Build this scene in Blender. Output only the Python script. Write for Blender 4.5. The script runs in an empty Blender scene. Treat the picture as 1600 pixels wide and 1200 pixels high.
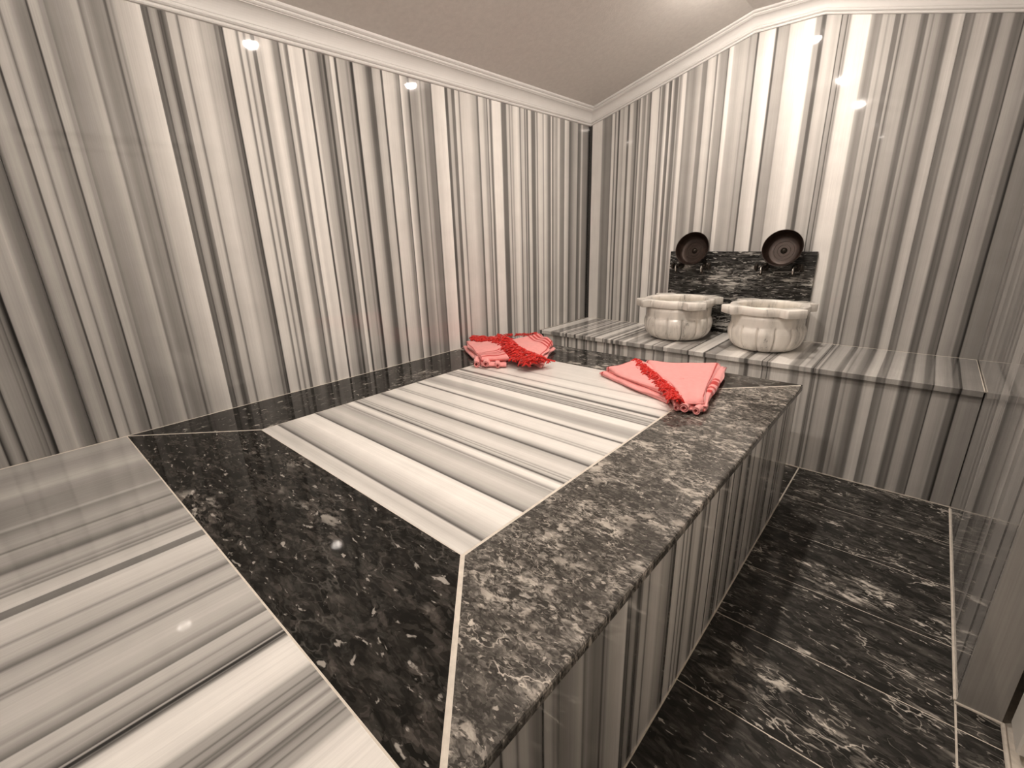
import bpy, bmesh, math, random
from mathutils import Vector, Matrix

# ------------------------------------------------------------------ camera, world, exposure
scene = bpy.context.scene
col = scene.collection
YAW, PITCH, ROLL = -0.732186, -0.314457, -0.028843
CAM = Vector((1.797913, -2.822127, 1.068587))
def camera_axes():
    cy, sy, cp, sp = math.cos(YAW), math.sin(YAW), math.cos(PITCH), math.sin(PITCH)
    f = Vector((sy*cp, cy*cp, sp)); r = Vector((cy, -sy, 0)); u = r.cross(f)
    cr, sr = math.cos(ROLL), math.sin(ROLL)
    return cr*r + sr*u, -sr*r + cr*u, f
cam_data = bpy.data.cameras.new('camera'); cam = bpy.data.objects.new('camera', cam_data); col.objects.link(cam)
r_, u_, f_ = camera_axes()
cam.matrix_world = Matrix(((r_.x, u_.x, -f_.x, CAM.x), (r_.y, u_.y, -f_.y, CAM.y), (r_.z, u_.z, -f_.z, CAM.z), (0, 0, 0, 1)))
cam_data.sensor_width = 36.0; cam_data.lens = 36.0*717.95/1600.0; cam_data.clip_start = 0.01
scene.camera = cam
world = bpy.data.worlds.new('world'); scene.world = world; world.use_nodes = True
world.node_tree.nodes['Background'].inputs[0].default_value = (0.02, 0.019, 0.018, 1)
world.node_tree.nodes['Background'].inputs[1].default_value = 0.2
scene.view_settings.view_transform = 'Standard'
try: scene.view_settings.look = 'None'
except Exception: pass
scene.view_settings.gamma = 1.0; scene.view_settings.use_curve_mapping = False
scene.view_settings.exposure = 0.72
scene.cycles.sample_clamp_indirect = 6.0
scene.cycles.max_bounces = 9; scene.cycles.diffuse_bounces = 7; scene.cycles.glossy_bounces = 4
LAMP_STRENGTH = 620.0
LAMP_COLOUR = (1.0, 0.885, 0.785, 1)

# ------------------------------------------------------------------ measured room (metres)
W = 2.03            # inner width: left wall x=0, right wall x=W
YEND = -3.12        # wall behind the camera
HB, DB = 0.486, 0.5416      # bench height and depth
HP = 0.5            # platform height
PX = 1.5214         # platform right edge
PFAR = -0.876       # far edge of the platform top
Y0 = -2.643         # near edge of the dark border
XL, XR, YF, YN = 0.2972, 1.2387, -1.1436, -2.352   # inlay rectangle
CROWN = 0.083       # crown height below the ceiling
ROOF = [(-0.2, 1.653), (0.0, 1.710), (0.937, 1.976), (1.231, 1.974), (W, 1.765), (2.35, 1.68)]
def zpath(x):
    for (a, za), (b, zb) in zip(ROOF, ROOF[1:]):
        if x <= b: return za + (zb-za)*(x-a)/(b-a)
    return ROOF[-1][1]

# ------------------------------------------------------------------ marble bands: position in metres : paleness
LEFT = "-2.8805:0.68 -2.8739:0.6 -2.8694:0.5 -2.865:0.25 -2.8627:0.3 -2.8616:0.55 -2.8583:0.65 -2.8412:0.62 -2.8296:0.6 -2.826:0.5 -2.8237:0.58 -2.8178:0.5 -2.8154:0.4 -2.813:0.55 -2.8094:0.5 -2.8058:0.35 -2.8022:0.2 -2.7986:0.2 -2.7961:0.65 -2.7876:0.72 -2.7689:0.68 -2.7556:0.75 -2.7454:0.6 -2.7374:0.55 -2.7328:0.5 -2.727:0.48 -2.7211:0.45 -2.7176:0.4 -2.7141:0.28 -2.7105:0.45 -2.7058:0.6 -2.6974:0.68 -2.6852:0.7 -2.6754:0.6 -2.6667:0.58 -2.6642:0.3 -2.6617:0.3 -2.6592:0.7 -2.6478:0.75 -2.6375:0.7 -2.6343:0.6 -2.6323:0.45 -2.6297:0.6 -2.6271:0.7 -2.6153:0.72 -2.606:0.62 -2.5979:0.55 -2.5884:0.52 -2.5843:0.55 -2.5809:0.5 -2.5788:0.25 -2.5768:0.3 -2.574:0.7 -2.5678:0.72 -2.5593:0.72 -2.5537:0.6 -2.5466:0.62 -2.5437:0.52 -2.5366:0.58 -2.525:0.6 -2.5102:0.63 -2.4953:0.68 -2.4862:0.74 -2.4786:0.74 -2.474:0.5 -2.4693:0.58 -2.4616:0.66 -2.4553:0.6 -2.4459:0.55 -2.4331:0.58 -2.4218:0.6 -2.4185:0.45 -2.4153:0.38 -2.412:0.6 -2.4071:0.65 -2.4038:0.58 -2.3988:0.68 -2.3921:0.75 -2.3752:0.78 -2.3581:0.83 -2.3459:0.88 -2.338:0.9 -2.3354:0.5 -2.3327:0.42 -2.3265:0.48 -2.3211:0.35 -2.3193:0.6 -2.3103:0.7 -2.303:0.68 -2.2975:0.5 -2.2957:0.38 -2.292:0.42 -2.2883:0.35 -2.2828:0.5 -2.2772:0.58 -2.2753:0.8 -2.2659:0.82 -2.2564:0.82 -2.2516:0.6 -2.2488:0.5 -2.2449:0.8 -2.2353:0.84 -2.2196:0.88 -2.2077:0.9 -2.1997:0.85 -2.1916:0.75 -2.1876:0.8 -2.1754:0.78 -2.1588:0.72 -2.1546:0.7 -2.1505:0.5 -2.1463:0.55 -2.142:0.6 -2.1378:0.4 -2.1335:0.42 -2.1293:0.25 -2.125:0.9 -2.1121:0.93 -2.0946:0.9 -2.089:0.6 -2.0857:0.5 -2.0813:0.9 -2.0723:0.88 -2.0667:0.55 -2.0633:0.7 -2.0588:0.87 -2.0497:0.85 -2.0451:0.5 -2.0358:0.48 -2.0335:0.85 -2.0219:0.82 -2.0125:0.92 -2.0006:0.97 -1.9886:0.9 -1.9838:0.8 -1.9765:0.62 -1.9643:0.6 -1.9581:0.4 -1.9544:0.8 -1.9444:0.9 -1.9394:0.7 -1.9344:0.55 -1.9281:0.55 -1.9256:0.93 -1.9141:0.97 -1.9038:0.9 -1.8908:0.93 -1.8751:0.95 -1.8711:0.4 -1.8658:0.38 -1.8632:0.9 -1.8565:0.88 -1.8511:0.78 -1.8321:0.75 -1.8239:0.65 -1.8184:0.45 -1.8101:0.5 -1.8045:0.58 -1.799:0.35 -1.7933:0.35 -1.7905:0.65 -1.782:0.72 -1.7764:0.62 -1.7706:0.95 -1.7591:0.9 -1.7548:0.4 -1.749:0.35 -1.7446:0.82 -1.7329:0.75 -1.7151:0.74 -1.7061:0.6 -1.7001:0.7 -1.6941:0.55 -1.6895:0.3 -1.6819:0.3 -1.6773:0.85 -1.6603:0.85 -1.6447:0.8 -1.6352:0.7 -1.6289:0.65 -1.6225:0.5 -1.6129:0.42 -1.6:0.42 -1.5951:0.75 -1.5771:0.82 -1.5605:0.8 -1.5571:0.4 -1.5504:0.4 -1.5471:0.9 -1.5233:0.88 -1.4991:0.85 -1.4887:0.72 -1.4816:0.6 -1.4728:0.6 -1.4692:0.35 -1.4639:0.95 -1.4496:0.8 -1.4351:0.7 -1.4278:0.5 -1.4223:0.3 -1.4168:0.68 -1.3945:0.64 -1.3795:0.7 -1.3682:0.8 -1.3605:0.6 -1.3529:0.72 -1.3413:0.68 -1.3335:0.55 -1.31:0.55 -1.3021:0.4 -1.2961:0.9 -1.2821:0.88 -1.2619:0.93 -1.2414:0.95 -1.2248:1 -1.2206:0.4 -1.2081:0.4 -1.2017:0.8 -1.1869:0.78 -1.1804:0.5 -1.1654:0.5 -1.161:0.9 -1.1436:0.88 -1.1348:0.5 -1.1282:0.85 -1.1036:0.88 -1.0719:0.9 -1.0488:0.8 -1.0255:0.72 -1.0184:0.5 -1.0113:0.45 -1.0065:0.9 -0.9826:0.9 -0.968:0.7 -0.9558:0.75 -0.9484:0.4 -0.9435:0.9 -0.9336:0.8 -0.9286:0.45 -0.9186:0.6 -0.9111:1 -0.8832:1.02 -0.8523:1 -0.8418:0.5 -0.8102:0.48 -0.8022:0.85 -0.7887:0.85 -0.7833:0.55 -0.7725:0.85 -0.7616:0.7 -0.7506:0.9 -0.7229:0.97 -0.7061:0.85 -0.6976:0.4 -0.6891:0.8 -0.6662:0.85 -0.6575:0.4 -0.6488:0.8 -0.6371:0.3 -0.6254:0.9 -0.6077:0.85 -0.5987:0.5 -0.5717:0.5 -0.5595:0.85 -0.5504:0.45 -0.5412:0.88 -0.5039:0.85 -0.4945:0.6 -0.485:0.9 -0.4659:0.8 -0.4466:0.55 -0.4272:0.5 -0.4174:0.95 -0.4042:0.4 -0.3877:0.8 -0.3676:0.65 -0.3406:0.88 -0.3269:0.6 -0.2854:0.55 -0.2784:0.88 -0.243:0.75 -0.2287:0.4 -0.207:0.55 -0.1778:0.7 -0.1482:0.75 -0.1369:0.4 -0.1105:0.5 -0.0953:0.8 -0.0799:0.55 -0.0332:0.5 -0.0174:0.25 -0.0054:0.2"
BACK = "0.0158:0.3 0.0188:0.85 0.0505:0.83 0.0848:0.82 0.092:0.6 0.109:0.5 0.1281:0.55 0.1472:0.52 0.1543:0.45 0.1613:0.8 0.1731:0.8 0.1801:0.4 0.1894:0.75 0.1964:0.7 0.201:0.35 0.208:0.35 0.2126:0.75 0.231:0.68 0.2355:0.6 0.2401:0.75 0.2583:0.75 0.2628:0.45 0.2718:0.4 0.2785:0.8 0.2942:0.78 0.3031:0.6 0.3119:0.6 0.323:0.35 0.3318:0.65 0.3383:0.4 0.3427:0.7 0.3492:0.85 0.3557:0.65 0.373:0.55 0.3816:0.8 0.3902:0.6 0.4009:0.55 0.4072:0.35 0.4136:0.85 0.4326:0.88 0.4555:0.85 0.4597:0.4 0.4659:0.8 0.4742:0.55 0.4865:0.5 0.4947:0.8 0.5069:0.92 0.513:0.5 0.5271:0.45 0.5311:0.9 0.5391:0.75 0.5471:0.5 0.563:0.5 0.567:0.75 0.5749:0.6 0.5827:0.7 0.5906:0.9 0.6062:0.9 0.612:0.6 0.6255:0.68 0.6485:0.6 0.6561:0.62 0.675:0.75 0.6881:0.8 0.6937:0.6 0.716:0.55 0.7197:0.8 0.738:0.85 0.7562:0.8 0.7616:0.6 0.767:0.5 0.7706:0.85 0.7778:0.75 0.785:0.65 0.8028:0.65 0.8169:0.6 0.8204:0.4 0.8257:0.88 0.8414:0.92 0.8483:0.75 0.8725:0.7 0.8997:0.75 0.9132:0.72 0.9182:0.6 0.9266:0.7 0.9465:0.68 0.9514:0.4 0.9564:0.4 0.9597:0.8 0.9825:0.82 1.0051:0.9 1.0275:0.93 1.0338:0.45 1.0401:0.35 1.0448:0.68 1.0683:0.68 1.0838:0.66 1.0899:0.6 1.0945:0.8 1.1144:0.85 1.1445:0.88 1.1653:0.95 1.1859:0.97 1.1888:0.95 1.1946:0.9 1.2005:0.68 1.2178:0.66 1.2221:0.45 1.2293:0.4 1.2364:0.45 1.2407:0.75 1.2605:0.82 1.28:0.75 1.2939:0.8 1.298:0.35 1.3022:0.7 1.3159:0.66 1.3186:0.35 1.324:0.7 1.3295:0.6 1.3376:0.9 1.3563:0.97 1.3828:0.98 1.4038:0.95 1.409:0.75 1.4167:0.66 1.4244:0.58 1.4398:0.62 1.4449:0.6 1.45:0.78 1.4626:0.76 1.4676:0.65 1.4751:0.75 1.49:0.74 1.4938:0.5 1.5097:0.5 1.5122:0.72 1.5171:0.7 1.522:0.42 1.5268:0.6 1.5341:0.7 1.558:0.72 1.5746:0.7 1.5793:0.55 1.5887:0.45 1.6004:0.48 1.605:0.7 1.6143:0.65 1.6189:0.55 1.6235:0.68 1.6372:0.66 1.6462:0.55 1.6597:0.5 1.6642:0.45 1.6754:0.48 1.682:0.72 1.6996:0.8 1.7149:0.76 1.7181:0.48 1.73:0.5 1.7386:0.58 1.745:0.5 1.7492:0.7 1.7703:0.74 1.787:0.76 1.7932:0.55 1.7994:0.42 1.8137:0.5 1.8219:0.42 1.828:0.65 1.8421:0.68 1.856:0.65 1.862:0.5 1.8758:0.45 1.8855:0.5 1.8894:0.25 1.8933:0.68 1.9107:0.66 1.9297:0.6 1.9392:0.62 1.9448:0.45 1.9579:0.45 1.9635:0.25 1.9672:0.2 1.9708:0.55 1.9855:0.58 2.0073:0.55"
INNER = "-2.3507:0.88 -2.3264:0.8 -2.3052:0.85 -2.3011:0.4 -2.2989:0.4 -2.288:0.7 -2.2726:0.78 -2.2537:0.85 -2.225:0.95 -2.2011:0.93 -2.1901:0.95 -2.1776:0.9 -2.1753:0.38 -2.1729:0.36 -2.1666:0.58 -2.1519:0.74 -2.1313:0.8 -2.1152:0.85 -2.0984:0.78 -2.084:0.75 -2.0733:0.68 -2.0678:0.8 -2.0641:0.6 -2.0604:0.68 -2.0517:0.9 -2.0375:0.95 -2.0277:0.8 -2.0243:0.42 -2.0203:0.4 -2.0162:0.7 -2.0073:0.82 -2.0038:0.6 -1.9975:0.85 -1.9939:0.65 -1.986:0.86 -1.9599:0.88 -1.9365:0.8 -1.9194:0.75 -1.9152:0.4 -1.9119:0.4 -1.9068:0.6 -1.8931:0.8 -1.8773:0.93 -1.8431:0.9 -1.8374:0.66 -1.8287:0.86 -1.8238:0.7 -1.8159:0.88 -1.7904:0.92 -1.7483:0.9 -1.7438:0.42 -1.7393:0.45 -1.7302:0.9 -1.715:0.92 -1.7031:0.78 -1.6823:0.7 -1.657:0.74 -1.64:0.8 -1.6267:0.95 -1.592:0.95 -1.5834:0.42 -1.5762:0.78 -1.5704:0.6 -1.5615:0.78 -1.554:0.55 -1.545:0.75 -1.5373:0.8 -1.5312:0.6 -1.5249:0.9 -1.5123:0.88 -1.5059:0.42 -1.4963:0.45 -1.4864:0.85 -1.4647:0.93 -1.4423:0.9 -1.4353:0.6 -1.4247:0.9 -1.4029:0.95 -1.3575:0.92 -1.3497:0.75 -1.3358:0.9"
NEAR = "0.0192:0.7 0.0439:0.72 0.103:0.65 0.1476:0.68 0.2003:0.75 0.2305:0.78 0.2596:0.68 0.3149:0.62 0.3749:0.62 0.4151:0.65 0.4275:0.75 0.4397:0.58 0.4679:0.65 0.5034:0.72 0.5279:0.68 0.5372:0.5 0.5438:0.72 0.5631:0.7 0.588:0.68 0.612:0.52 0.6237:0.48 0.6352:0.72 0.663:0.75 0.6791:0.62 0.6844:0.75 0.6969:0.55 0.702:0.72 0.7101:0.55 0.7151:0.8 0.7444:0.85 0.7557:0.85 0.7575:0.55 0.7812:0.52 0.783:0.82 0.7988:0.88 0.8241:0.86 0.8483:0.82 0.8561:0.65 0.8638:0.8 0.8936:0.78 0.9078:0.62 0.9162:0.5 0.9231:0.72 0.9418:0.78 0.9611:0.78 0.9704:0.55 0.9747:0.7 0.9796:0.65 0.9844:0.78 1.0089:0.8 1.0256:0.82 1.0521:0.76 1.0648:0.65 1.0698:0.75 1.0795:0.65 1.0867:0.55 1.0914:0.5 1.0938:0.8 1.0988:0.8 1.1085:0.8 1.1154:0.72 1.1188:0.62 1.1221:0.75 1.1384:0.7 1.1463:0.55 1.1526:0.35 1.1541:0.7 1.1556:0.7 1.1578:0.25 1.1617:0.25 1.1638:0.5 1.1656:0.4 1.1691:0.6 1.1735:0.9 1.1892:0.98 1.2161:0.98 1.2337:0.95 1.241:0.9 1.2481:0.7 1.2528:0.72 1.2586:0.7 1.262:0.5 1.2642:0.68 1.2709:0.65 1.2752:0.5 1.2774:0.6 1.2816:0.45 1.2837:0.65 1.29:0.75 1.2961:0.8 1.3021:0.6"

# ------------------------------------------------------------------ helpers
def tag(o, label=None, cat=None, group=None, kind=None):
    if label: o['label'] = label
    if cat: o['category'] = cat
    if group: o['group'] = group
    if kind: o['kind'] = kind
    return o
def empty(name, loc):
    o = bpy.data.objects.new(name, None); o.location = loc; o.empty_display_size = 0.05; col.objects.link(o); return o
def wloc(o):
    v = Vector(o.location)
    while o.parent: o = o.parent; v += Vector(o.location)
    return v
def make(name, verts, faces, mat, parent=None, smooth=False, bevel=0.0, seg=2, uv=None, sub=0, origin=None, recalc=True):
    """verts in world coordinates -> one mesh object whose origin is at the base centre"""
    vs = [Vector(v) for v in verts]
    if origin is None:
        mn = [min(v[i] for v in vs) for i in range(3)]; mx = [max(v[i] for v in vs) for i in range(3)]
        origin = Vector(((mn[0]+mx[0])/2, (mn[1]+mx[1])/2, mn[2]))
    origin = Vector(origin)
    me = bpy.data.meshes.new(name); me.from_pydata([v-origin for v in vs], [], faces)
    if uv:
        lay = me.uv_layers.new(name='UVMap')
        for l in me.loops: lay.data[l.index].uv = uv[l.vertex_index]
    if recalc or bevel:
        bm = bmesh.new(); bm.from_mesh(me)
        if recalc: bmesh.ops.recalc_face_normals(bm, faces=bm.faces)
        if bevel:
            ed = [e for e in bm.edges if len(e.link_faces) == 2 and e.calc_face_angle() > 0.5]
            bmesh.ops.bevel(bm, geom=ed, offset=bevel, segments=seg, profile=0.5, affect='EDGES')
        bm.to_mesh(me); bm.free()
    if smooth:
        for p in me.polygons: p.use_smooth = True
    me.materials.append(mat)
    o = bpy.data.objects.new(name, me); col.objects.link(o)
    if parent is not None:
        o.parent = parent; o.location = origin - wloc(parent)
    else: o.location = origin
    if sub:
        m = o.modifiers.new('sub', 'SUBSURF'); m.levels = sub; m.render_levels = sub
    return o
def box(name, x0, x1, y0, y1, z0, z1, mat, parent=None, bevel=0.0, seg=1):
    v = [(x, y, z) for z in (z0, z1) for x, y in ((x0, y0), (x1, y0), (x1, y1), (x0, y1))]
    f = [(3,2,1,0), (4,5,6,7), (0,1,5,4), (1,2,6,5), (2,3,7,6), (3,0,4,7)]
    return make(name, v, f, mat, parent, bevel=bevel, seg=seg)
def prism(name, poly, axis, a, b, mat, parent=None, bevel=0.0, seg=1):
    """polygon extruded along an axis; poly holds the two other coordinates in order"""
    def p(q, t):
        return {'x': (t, q[0], q[1]), 'y': (q[0], t, q[1]), 'z': (q[0], q[1], t)}[axis]
    n = len(poly)
    v = [p(q, a) for q in poly] + [p(q, b) for q in poly]
    f = [tuple(range(n))[::-1], tuple(range(n, 2*n))] + [(i, (i+1) % n, (i+1) % n+n, i+n) for i in range(n)]
    return make(name, v, f, mat, parent, bevel=bevel, seg=seg)
def lathe(name, prof, centre, mat, parent, n=48, axis=None, rfun=None, closed=False, sub=0):
    """prof: (radius, height) pairs; axis: matrix turning +z into the axis"""
    M = axis or Matrix.Identity(3); c = Vector(centre); v = []; f = []
    for k, (r, h) in enumerate(prof):
        for i in range(n):
            t = 2*math.pi*i/n; rr = r*(rfun(t, h, k) if rfun else 1.0)
            v.append(c + M @ Vector((rr*math.cos(t), rr*math.sin(t), h)))
    m = len(prof)
    for k in range(m-1 if not closed else m):
        k2 = (k+1) % m
        for i in range(n):
            j = (i+1) % n; f.append((k*n+i, k*n+j, k2*n+j, k2*n+i))
    if not closed:
        if prof[0][0] > 1e-5: f.append(tuple(range(n))[::-1])
        if prof[-1][0] > 1e-5: f.append(tuple((m-1)*n+i for i in range(n)))
    return make(name, v, f, mat, parent, smooth=True, sub=sub)
def tube(pts, rads, n=8):
    v = []; f = []; pts = [Vector(p) for p in pts]
    for k, p in enumerate(pts):
        d = (pts[min(k+1, len(pts)-1)] - pts[max(k-1, 0)]).normalized()
        a = d.cross(Vector((0.31, 0.12, 0.94)))
        if a.length < 1e-3: a = d.cross(Vector((1, 0, 0)))
        a.normalize(); b = d.cross(a)
        for i in range(n):
            t = 2*math.pi*i/n; v.append(p + rads[k]*(math.cos(t)*a + math.sin(t)*b))
    for k in range(len(pts)-1):
        for i in range(n):
            j = (i+1) % n; f.append((k*n+i, k*n+j, k*n+n+j, k*n+n+i))
    f.append(tuple(range(n))[::-1]); f.append(tuple((len(pts)-1)*n+i for i in range(n)))
    return v, f

# ------------------------------------------------------------------ node helper
class NT:
    def __init__(self, name):
        self.mat = bpy.data.materials.new(name); self.mat.use_nodes = True
        self.t = self.mat.node_tree; self.t.nodes.clear()
        self.out = self.t.nodes.new('ShaderNodeOutputMaterial')
    def n(self, kind, props=None, **ins):
        nd = self.t.nodes.new('ShaderNode'+kind)
        for k, v in (props or {}).items(): setattr(nd, k, v)
        for k, v in ins.items():
            key = int(k[1:]) if k[0] == 'i' and k[1:].isdigit() else k.replace('_', ' ')
            s = nd.inputs[key]
            if isinstance(v, bpy.types.NodeSocket): self.t.links.new(v, s)
            else: s.default_value = v
        return nd
    def math(self, op, a, b=0.0, c=0.0, clamp=False):
        return self.n('Math', {'operation': op, 'use_clamp': clamp}, i0=a, i1=b, i2=c).outputs[0]
    def rng(self, x, a, b, c, d, smooth=False):
        nd = self.n('MapRange', {'clamp': True, 'interpolation_type': 'SMOOTHSTEP' if smooth else 'LINEAR'}, i0=x, i1=a, i2=b, i3=c, i4=d)
        return nd.outputs[0]
    def mix(self, f, a, b, blend='MIX'):
        nd = self.t.nodes.new('ShaderNodeMix'); nd.data_type = 'RGBA'; nd.blend_type = blend
        for i, v in ((0, f), (6, a), (7, b)):
            if isinstance(v, bpy.types.NodeSocket): self.t.links.new(v, nd.inputs[i])
            else: nd.inputs[i].default_value = v
        return nd.outputs[2]
    def noise(self, vec, scale, detail=4.0, rough=0.55, dist=0.0):
        return self.n('TexNoise', None, Vector=vec, Scale=scale, Detail=detail, Roughness=rough, Distortion=dist).outputs[0]
    def vmath(self, op, a, b):
        return self.n('VectorMath', {'operation': op}, i0=a, i1=b).outputs[0]
    def ramp(self, x, stops):
        nd = self.n('ValToRGB', None, Fac=x); cr = nd.color_ramp
        cr.interpolation = 'LINEAR'
        while len(cr.elements) > 1: cr.elements.remove(cr.elements[-1])
        cr.elements[0].position = stops[0][0]; cr.elements[0].color = stops[0][1]
        for p, c in stops[1:]:
            e = cr.elements.new(p); e.color = c
        return nd.outputs[0]
    def finish(self, base, rough=0.5, spec=0.5, metal=0.0, bump=None, bstr=0.1, bdist=0.002, emit=None, sheen=0.0, coat=0.0, ior=1.5):
        b = self.n('BsdfPrincipled', None, Metallic=metal, IOR=ior)
        for k, v in (('Base Color', base), ('Roughness', rough), ('Specular IOR Level', spec)):
            if isinstance(v, bpy.types.NodeSocket): self.t.links.new(v, b.inputs[k])
            else: b.inputs[k].default_value = v
        if sheen: b.inputs['Sheen Weight'].default_value = sheen; b.inputs['Sheen Roughness'].default_value = 0.5
        if bump is not None:
            bp = self.n('Bump', None, Strength=bstr, Distance=bdist, Height=bump)
            self.t.links.new(bp.outputs[0], b.inputs['Normal'])
        if emit:
            b.inputs['Emission Color'].default_value = emit[0]; b.inputs['Emission Strength'].default_value = emit[1]
        self.t.links.new(b.outputs[0], self.out.inputs[0])
        return self.mat

# ------------------------------------------------------------------ materials
def stops(s): return [tuple(float(q) for q in p.split(':')) for p in s.split()]
MARBLE = 0.88
def marble_colour(v, gain=1.0):
    a = MARBLE*min(1.0, v*gain)**2.4
    k = min(1.0, v)
    return (a, a*(0.955+0.02*k), a*(0.90+0.035*k), 1)
def striped(name, st, axis, offset=0.0, sign=1.0, gain=1.0, rough=0.055, grain=0.10, wob=0.0016, spec=0.5):
    """polished marble whose bands follow one world axis"""
    m = NT(name)
    pos = m.n('NewGeometry').outputs['Position']
    sep = m.n('SeparateXYZ', None, Vector=pos)
    p = m.math('MULTIPLY_ADD', sep.outputs['XYZ'.index(axis)], sign, offset)
    # the bands waver a little along their length and carry fine parallel grain
    stretch = {'X': (3.0, 1.3, 1.3), 'Y': (1.3, 3.0, 1.3)}[axis]
    wn = m.noise(m.vmath('MULTIPLY', pos, stretch), 2.2, 2.0)
    pw = m.math('MULTIPLY_ADD', m.math('SUBTRACT', wn, 0.5), wob*2, p)
    chunk = 28; res = None
    for i in range(0, len(st)-1, chunk):
        part = st[i:i+chunk+1]
        a, b = part[0][0], part[-1][0]
        rm = m.ramp(m.rng(pw, a, b, 0.0, 1.0), [((q-a)/(b-a), marble_colour(v, gain)) for q, v in part])
        res = rm if res is None else m.mix(m.math('GREATER_THAN', pw, a), res, rm)
    fine = {'X': (260.0, 3.0, 3.0), 'Y': (3.0, 260.0, 3.0)}[axis]
    g = m.noise(m.vmath('MULTIPLY', pos, fine), 1.0, 3.0, 0.6)
    gm = m.rng(g, 0.28, 0.72, 1.0-grain, 1.0+grain*0.5)
    cloud = m.rng(m.noise(pos, 9.0, 3.0, 0.6), 0.3, 0.7, 0.95, 1.04)
    res = m.mix(1.0, res, m.n('CombineXYZ', None, X=m.math('MULTIPLY', gm, cloud), Y=m.math('MULTIPLY', gm, cloud), Z=m.math('MULTIPLY', gm, cloud)).outputs[0], 'MULTIPLY')
    return m.finish(res, rough=rough, spec=spec)
def dark_stone(name, stretch=(1, 1, 1), base=(0.007, 0.0068, 0.0062), cloud=(0.060, 0.057, 0.052), fleck=(0.52, 0.49, 0.44),
               amount=0.5, flecks=0.5, veins=0.5, scale=1.0, rough=0.07, blobs=(), per_object=True, rot=0.0, clast_scale=36.0, spec=0.4):
    """dark brecciated marble: clouded clasts, pale flecks and thin veins"""
    m = NT(name)
    pos = m.n('NewGeometry').outputs['Position']
    if per_object:
        rnd = m.n('ObjectInfo').outputs['Random']
        off = m.n('CombineXYZ', None, X=m.math('MULTIPLY', rnd, 13.7), Y=m.math('MULTIPLY', rnd, 7.3), Z=m.math('MULTIPLY', rnd, 3.1)).outputs[0]
        src = m.vmath('ADD', pos, off)
    else: src = pos
    if rot:
        src = m.n('VectorRotate', {'rotation_type': 'Z_AXIS'}, Vector=src, Angle=rot).outputs[0]
    v = m.vmath('MULTIPLY', src, tuple(scale*s for s in stretch))
    wn = m.n('TexNoise', None, Vector=v, Scale=14.0, Detail=3.0, Roughness=0.6).outputs['Color']
    w = m.vmath('ADD', v, m.vmath('MULTIPLY', m.vmath('SUBTRACT', wn, (0.5, 0.5, 0.5)), (0.055, 0.055, 0.055)))
    # where the pale material gathers
    patch = m.rng(m.noise(v, 4.0, 3.0, 0.6), 0.64-0.25*amount, 0.80-0.2*amount, 0.0, 1.0, True)
    for (bx, by, rx, ry, s) in blobs:
        d = m.vmath('MULTIPLY', m.vmath('SUBTRACT', m.vmath('ADD', pos, m.vmath('MULTIPLY', m.vmath('SUBTRACT', wn, (0.5, 0.5, 0.5)), (0.16, 0.10, 0.0))), (bx, by, 0.0)), (1/rx, 1/ry, 0.0))
        ln = m.n('VectorMath', {'operation': 'LENGTH'}, i0=d).outputs['Value']
        patch = m.math('ADD', patch, m.rng(ln, 0.3, 1.0, s, 0.0, True))
    # angular clasts at two sizes
    def cell(sc, off):
        nd = m.n('TexVoronoi', {'feature': 'SMOOTH_F1'}, Vector=m.vmath('ADD', w, off), Scale=sc, Smoothness=0.12)
        return m.n('SeparateColor', None, Color=nd.outputs['Color']).outputs[0]
    ca = m.rng(cell(clast_scale, (0.0, 0.0, 0.0)), 0.35, 0.95, 0.0, 1.0)
    cb = m.rng(cell(clast_scale*2.3, (2.0, 1.0, 0.0)), 0.45, 0.95, 0.0, 1.0)
    soft = m.noise(w, 38.0, 4.0, 0.65)
    clast = m.math('MULTIPLY', m.math('MULTIPLY_ADD', cb, 0.7, m.math('MULTIPLY', ca, 0.7)), m.rng(soft, 0.36, 0.66, 0.12, 1.1))
    clast = m.math('MULTIPLY', clast, m.rng(patch, 0.0, 1.0, 0.35, 1.15), clamp=True)
    # pale flecks, thickest where the pale material gathers
    f1 = m.noise(w, 52.0, 3.0, 0.55)
    f2 = m.noise(m.vmath('ADD', w, (3.1, 1.7, 0.4)), 24.0, 4.0, 0.6)
    th = 0.735-0.10*flecks
    fl = m.math('ADD', m.rng(f1, th, th+0.07, 0.0, 0.75, True), m.math('MULTIPLY', m.rng(f2, th-0.09, th+0.02, 0.0, 1.0, True), m.rng(patch, 0.15, 1.1, 0.05, 1.0)), clamp=True)
    # thin veins
    rn = m.noise(m.vmath('ADD', v, (7.7, 0.3, 2.0)), 4.2, 5.0, 0.55)
    rid = m.rng(m.math('ABSOLUTE', m.math('SUBTRACT', rn, 0.5)), 0.0, 0.0075, 1.0, 0.0, True)
    rn2 = m.noise(m.vmath('ADD', w, (1.2, 5.3, 8.0)), 11.0, 3.0, 0.55)
    rid2 = m.rng(m.math('ABSOLUTE', m.math('SUBTRACT', rn2, 0.5)), 0.0, 0.011, 0.55, 0.0, True)
    vmask = m.rng(m.noise(m.vmath('ADD', v, (4.0, 9.0, 1.0)), 6.0, 2.0), 0.48, 0.64, 0.0, 1.0, True)
    vein = m.math('MULTIPLY', m.math('MULTIPLY', m.math('ADD', rid, rid2), m.math('MULTIPLY_ADD', patch, 0.25, vmask)), veins, clamp=True)
    c = m.mix(clast, base+(1,), cloud+(1,))
    c = m.mix(m.math('MAXIMUM', m.math('MULTIPLY', fl, 0.85), vein), c, fleck+(1,))
    return m.finish(c, rough=rough, spec=spec)

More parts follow.
